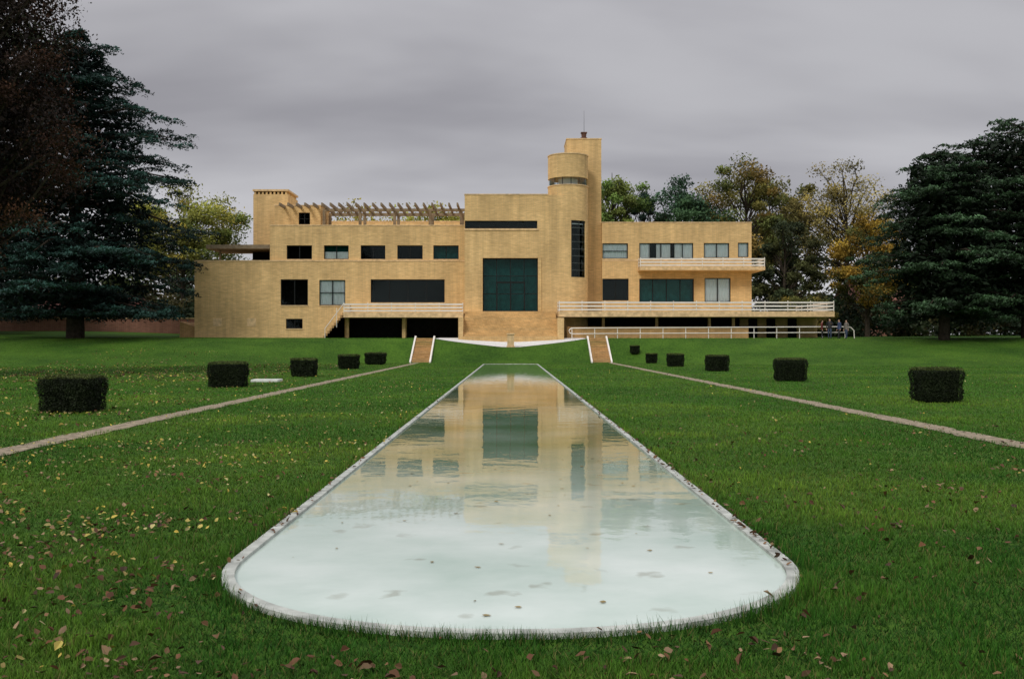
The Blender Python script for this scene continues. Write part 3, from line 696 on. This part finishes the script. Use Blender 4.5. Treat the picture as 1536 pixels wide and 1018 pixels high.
def cottage(a, b_, y0, zt, zr):
    HS = empty('brick_cottage')
    mb = MB(); y1 = y0+6; mb.v += [(a,y0,1),(b_,y0,1),(b_,y1,1),(a,y1,1),(a,y0,zt),(b_,y0,zt),(b_,y1,zt),(a,y1,zt)]
    mb.f += [(0,1,5,4),(1,2,6,5),(2,3,7,6),(3,0,4,7)]; mb.obj('walls', M_RED, HS)
    mb = MB(); ym = (y0+y1)/2; mb.v += [(a-.3,y0-.3,zt-.1),(b_+.3,y0-.3,zt-.1),(b_+.3,y1+.3,zt-.1),(a-.3,y1+.3,zt-.1),(a-.3,ym,zr),(b_+.3,ym,zr)]; mb.f += [(0,1,5,4),(3,4,5,2),(0,4,3),(1,2,5)]
    mb.obj('roof', plain('roof_tile', (.20, .075, .055)), HS)
    mb = MB(); n = max(1, int((b_-a)/2.6))
    for i in range(n):
        c = a+(b_-a)*(i+.5)/n; mb.box(c-.5, c+.5, y0-.03, y0-.003, zt-1.9, zt-.7)
    mb.obj('windows', M_DARK, HS); box('chimney', a+.8, a+1.5, ym-.3, ym+.3, zt, zr+.9, M_RED, HS)
cottage(43, 50, 126, 7.0, 9.2); cottage(-52, -41, 107.5, 5.0, 6.6)

# ------------------------------------------------------------ clipped yew cubes
def hedge(xc_, yc_, w, h_, seed):
    global rng; keep = rng; rng = np.random.default_rng(seed)
    w *= .86; h_ *= .96
    P = empty('clipped_yew_hedge'); n_ = 12000 if yc_ < 45 else 5000
    f_ = rng.integers(0, 5, n_); a = rng.uniform(-1, 1, n_); b_ = rng.uniform(-1, 1, n_)
    p = np.zeros((n_, 3)); nd = np.zeros((n_, 3))
    for k_, (ax, sg) in enumerate(((0, 1), (0, -1), (1, 1), (1, -1), (2, 1))):
        m_ = f_ == k_
        o = [i for i in range(3) if i != ax]
        p[m_, ax] = sg; p[m_, o[0]] = a[m_]; p[m_, o[1]] = b_[m_]; nd[m_, ax] = sg
    q = np.abs(p)**7; ln = (q.sum(1))**(1/7.); p = p/(ln[:, None]**.7)
    lump = 1+.035*np.sin(p[:, 0]*4+seed)*np.cos(p[:, 1]*5+seed*2)+.03*np.sin(p[:, 2]*6+seed)+rng.normal(0, .028, n_)
    p *= lump[:, None]
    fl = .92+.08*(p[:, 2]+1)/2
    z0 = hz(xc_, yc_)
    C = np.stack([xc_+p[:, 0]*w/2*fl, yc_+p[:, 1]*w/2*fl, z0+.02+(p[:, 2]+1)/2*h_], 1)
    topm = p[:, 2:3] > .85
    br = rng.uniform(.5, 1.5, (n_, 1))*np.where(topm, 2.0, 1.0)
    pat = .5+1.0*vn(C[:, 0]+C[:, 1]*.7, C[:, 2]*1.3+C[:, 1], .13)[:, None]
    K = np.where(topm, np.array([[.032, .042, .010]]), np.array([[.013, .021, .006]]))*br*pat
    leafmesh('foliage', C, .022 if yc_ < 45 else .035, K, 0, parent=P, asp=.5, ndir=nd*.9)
    mb = MB(); e = .43*w
    mb.v += [(xc_-e*.9,yc_-e*.9,z0),(xc_+e*.9,yc_-e*.9,z0),(xc_+e*.9,yc_+e*.9,z0),(xc_-e*.9,yc_+e*.9,z0),(xc_-e,yc_-e,z0+h_*.93),(xc_+e,yc_-e,z0+h_*.93),(xc_+e,yc_+e,z0+h_*.93),(xc_-e,yc_+e,z0+h_*.93)]
    mb.f += [(4,5,6,7),(0,1,5,4),(1,2,6,5),(2,3,7,6),(3,0,4,7)]
    mb.obj('core', plain('hedge_core', (.008, .012, .005), .95, .05, 12, .5), P, bevel=.08)
    rng = keep
for i, (x, y, w, h_) in enumerate([(-10.1, 23, 1.38, .86), (-10.2, 36, 1.45, .92), (-9.75, 47, 1.32, .86), (-9.9, 61, 1.4, .88), (-9.9, 73, 1.7, .9),
                     (11.5, 26.9, 1.28, .95), (11.65, 41.5, 1.40, .98), (11.6, 56, 1.38, .92), (11.0, 66.5, 1.25, .88), (10.9, 77, .95, .78), (10.1, 81, .85, .66)]):
    hedge(x, y, w, h_, 50+i)

# ------------------------------------------------------------ grass
def grass():
    n = 1000000
    y = rng.uniform(0, 1, n)
    y = 3.4*(90/3.4)**(y**.92)
    half = y*.60+2.0
    x = rng.uniform(-1, 1, n)*half
    keepm = ~inpool(x, y, .075)
    rag = .07*np.sin(y*3.1)+rng.normal(0, .06, n)
    for c in (-7.42, 7.95): keepm &= np.abs(x-c) > .20+rag*.8
    for c in (-7.2, 7.25): keepm &= ~((np.abs(x-c) < .87) & (y > 79))
    keepm &= ~((np.abs(x) < 6.5) & (y > 83.9))
    x = x[keepm]; y = y[keepm]; n = len(x); z = H(x, y)
    s = np.maximum(1, y/6)
    n1, n2, n3 = vn(x, y, 3.5), vn(x+50, y, .9), vn(x, y+90, .28)
    w = .0030*s**.64*rng.uniform(.7, 1.3, n); h_ = rng.uniform(.020, .062, n)*(.6+.8*n3)*(.75+.5*n2)
    edge = inpool(x, y, .22); h_ = np.where(edge, h_*1.8, h_)
    a = rng.uniform(0, 6.283, n); lx = rng.normal(0, .024, n); ly = rng.normal(0, .024, n)
    dx = np.cos(a)*w; dy = np.sin(a)*w
    A = np.stack([x-dx, y-dy, z-.002], 1); B = np.stack([x+dx, y+dy, z-.002], 1); T = np.stack([x+lx, y+ly, z+h_], 1)
    V3 = np.stack([A, B, T], 1).reshape(-1, 3)
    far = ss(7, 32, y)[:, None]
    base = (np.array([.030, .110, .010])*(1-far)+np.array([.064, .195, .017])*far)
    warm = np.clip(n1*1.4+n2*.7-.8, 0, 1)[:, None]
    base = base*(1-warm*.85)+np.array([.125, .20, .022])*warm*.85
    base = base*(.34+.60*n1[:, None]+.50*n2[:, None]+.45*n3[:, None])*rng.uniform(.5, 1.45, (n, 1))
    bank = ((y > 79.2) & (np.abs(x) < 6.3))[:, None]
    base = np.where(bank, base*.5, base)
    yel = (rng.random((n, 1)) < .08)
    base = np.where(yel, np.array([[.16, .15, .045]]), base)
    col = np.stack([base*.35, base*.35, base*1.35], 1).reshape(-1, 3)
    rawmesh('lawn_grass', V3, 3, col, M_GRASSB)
grass()

# ------------------------------------------------------------ fallen leaves
def fallen():
    X = []; Y = []; K = []; Sz = []
    def add(n, xa, xb, ya, yb_, cols, s0, s1, clump=0):
        x = rng.uniform(xa, xb, n); y = ya*(yb_/ya)**rng.uniform(0, 1, n)
        if clump:
            k_ = vn(x, y, 1.1)+.6*vn(x, y, .35)+rng.normal(0, .22, n) > .90; x, y = x[k_], y[k_]
        m_ = len(x); c = np.array(cols)[rng.integers(0, len(cols), m_)]*rng.uniform(.5, 1.25, (m_, 1))
        X.append(x); Y.append(y); K.append(c); Sz.append(s0+(s1-s0)*rng.uniform(0, 1, m_)**1.6)
    YE = [(.52, .40, .08), (.42, .35, .09), (.42, .37, .16), (.28, .22, .07)]
    BR = [(.14, .065, .03), (.10, .045, .02), (.18, .10, .045), (.08, .045, .025), (.27, .18, .10)]
    add(6500, -14, -1.95, 8, 42, YE, .016, .034, 1)
    add(2200, -7, -1.9, 4, 16, YE+BR, .015, .033, 1)
    add(4500, -24, -8, 18, 60, YE+BR, .03, .055, 1)
    add(6500, -32, -11, 40, 78, BR+YE, .04, .07, 1)
    add(2000, -6, -1.5, 3.8, 12, BR, .015, .034, 1)
    add(3600, 1.5, 10, 3.8, 20, BR, .015, .036, 1)
    add(800, -3, 3, 3.8, 5.4, BR, .015, .034, 1)
    add(2600, 2.2, 24, 10, 60, YE+BR, .02, .04, 1)
    add(170, 1.94, 2.06, 7.0, 30, BR, .018, .035); add(60, -2.06, -1.94, 7.0, 30, BR, .018, .03)
    x, y, c, s = map(np.concatenate, (X, Y, K, Sz)); on = inpool(x, y, .0); x, y, c, s = x[~on], y[~on], c[~on], s[~on]
    cop = inpool(x, y, .09)
    z = H(x, y)+np.where(cop, .045, rng.uniform(.025, .06, len(x)))
    tilt = np.ones(len(x))*.55
    m_ = 130; px = rng.uniform(-1.8, 1.88, m_); py = 5.8*(60/5.8)**rng.uniform(0, 1, m_); ok = inpool(px, py, -.08); px, py = px[ok], py[ok]; m_ = len(px)
    x = np.r_[x, px]; y = np.r_[y, py]; z = np.r_[z, np.ones(m_)*.017]; s = np.r_[s, rng.uniform(.010, .03, m_)]; tilt = np.r_[tilt, np.ones(m_)*.03]
    c = np.vstack([c, np.array([(.26, .20, .08)]*m_)*rng.uniform(.5, 1.3, (m_, 1))])
    n = len(x); nv = rng.normal(size=(n, 3))*tilt[:, None]; nv[:, 2] = 1; nv /= np.linalg.norm(nv, axis=1)[:, None]
    a = rng.normal(size=(n, 3)); u = np.cross(nv, a); u /= np.linalg.norm(u, axis=1)[:, None]; v = np.cross(nv, u)
    Cc = np.stack([x, y, z], 1); s = s[:, None]; cl = rng.uniform(-.2, .9, (n, 1))*tilt[:, None]*1.6
    wd = rng.uniform(.45, .8, (n, 1)); j = lambda: rng.uniform(.75, 1.25, (n, 1))
    b0 = Cc-u*s; t0 = Cc+u*s*1.05+nv*s*cl*.6
    l1 = Cc-u*s*.35*j()+v*s*wd*j()+nv*s*cl; l2 = Cc+u*s*.4*j()+v*s*wd*.8*j()+nv*s*cl*j(); r1 = Cc-u*s*.35*j()-v*s*wd*j()+nv*s*cl; r2 = Cc+u*s*.4*j()-v*s*wd*.8*j()+nv*s*cl*j()
    V8 = np.stack([b0, l1, l2, t0, t0, r2, r1, b0], 1).reshape(-1, 3)
    rawmesh('fallen_leaves', V8, 4, np.repeat(c, 8, axis=0), M_DRY)
fallen()

# ------------------------------------------------------------ people
def person(x, y, yaw, coat, trous, hair, stride, arm, Ht=1.72):
    k = Ht/1.75; v = []; r = []; e = []
    def a(p, rad, par=None):
        v.append((p[0]*k, p[1]*k, p[2]*k)); r.append(rad*k if not isinstance(rad, tuple) else (rad[0]*k, rad[1]*k))
        if par is not None: e.append((par, len(v)-1))
        return len(v)-1
    pel = a((0, 0, .96), (.165, .12)); wa = a((0, 0, 1.12), (.145, .105), pel); ch = a((0, 0, 1.30), (.18, .12), wa); nb = a((0, 0, 1.44), (.12, .085), ch)
    nk = a((0, -.005, 1.51), .055, nb); h1 = a((0, -.02, 1.58), (.068, .075), nk); h2 = a((0, -.025, 1.65), (.077, .092), h1); a((0, -.015, 1.715), (.06, .07), h2)
    a((0, -.115, 1.61), .012, h1)
    for s in (-1, 1):
        st = stride*s
        hp = a((.09*s, 0, .90), .10, pel); kn = a((.10*s, -.03-st*.5, .49), .065, hp); an = a((.10*s, .02-st, .09), .045, kn); a((.115*s, -.14-st, .04), (.042, .035), an)
        sh = a((.19*s, 0, 1.40), .068, nb)
        if arm == 1 and s == 1: el = a((.27, -.08, 1.16), .05, sh); wr = a((.16, -.30, 1.24), .032, el); hd = (.13, -.36, 1.27)
        else: el = a((.255*s, .03, 1.12), .05, sh); wr = a((.26*s, -.05, .88), .032, el); hd = (.26*s, -.07, .81)
        pm = a(hd, (.034, .02), wr)
        d_ = Vector(hd)-Vector(v[wr])/k; d_.normalize(); side = d_.cross(Vector((0, 1, .2))).normalized()
        for q, ln in enumerate((.07, .08, .075, .06)):
            b_ = Vector(hd)+side*(.012*(q-1.5)*1.3)+d_*.03; m1 = a(tuple(b_+d_*ln*.5), .009, pm); a(tuple(b_+d_*ln+Vector((0, -.015, 0))), .008, m1)
        a(tuple(Vector(hd)+side*.04+d_*.03), .010, pm)
    me = bpy.data.meshes.new('b'); me.from_pydata(v, e, []); ob = bpy.data.objects.new('b', me); S.collection.objects.link(ob)
    ob.modifiers.new('s', 'SKIN')
    for i, sv in enumerate(me.skin_vertices[0].data):
        sv.radius = r[i] if isinstance(r[i], tuple) else (r[i], r[i]); sv.use_root = (i == 0)
    sb = ob.modifiers.new('u', 'SUBSURF'); sb.levels = 2
    dg = bpy.context.evaluated_depsgraph_get(); dg.update(); nm = bpy.data.meshes.new_from_object(ob.evaluated_get(dg))
    bpy.data.objects.remove(ob)
    P = empty('person'); o = bpy.data.objects.new('body', nm); link(o, P)
    nm.materials.clear()
    for m_ in (trous, coat, plain('skin', (.5, .3, .22), .6), hair, plain('shoes', (.01, .01, .01), .5)): nm.materials.append(m_)
    idx = []
    for p in nm.polygons:
        c = p.center/k
        if c.z > 1.685 or (c.z > 1.56 and c.y > -.015): i = 3
        elif c.z > 1.50: i = 2
        elif abs(c.x) > .20 and c.z < .87 or (c.y < -.32 and c.z > 1.1): i = 2
        elif c.z > .84: i = 1
        elif c.z < .08: i = 4
        else: i = 0
        idx.append(i)
    nm.polygons.foreach_set('material_index', idx); nm.polygons.foreach_set('use_smooth', [True]*len(idx))
    zmin = min(q.co.z for q in nm.vertices)
    P.location = (x, y, hz(x, y)-zmin+.01); P.rotation_euler = (0, 0, yaw)
DK = plain('dark_coat', (.03, .03, .035), .8); NV = plain('navy_coat', (.05, .07, .14), .8); JN = plain('jeans', (.05, .07, .12), .9); RD = plain('maroon_coat', (.14, .03, .03), .8)
HB = plain('brown_hair', (.04, .025, .015), .6); HG = plain('fair_hair', (.22, .14, .07), .6); GR = plain('grey_jacket', (.18, .16, .14), .8)
yp = 86.0
person(PX(1233, yp), yp, 1.2, RD, DK, HB, .0, 0, 1.60)
person(PX(1245, yp), yp+.05, -.4, DK, JN, HB, .05, 1, 1.74)
person(PX(1259, yp), yp, -1.3, NV, DK, HG, .16, 0, 1.66)
person(PX(1268, yp), yp-.3, -1.0, GR, JN, HB, .1, 0, 1.62)
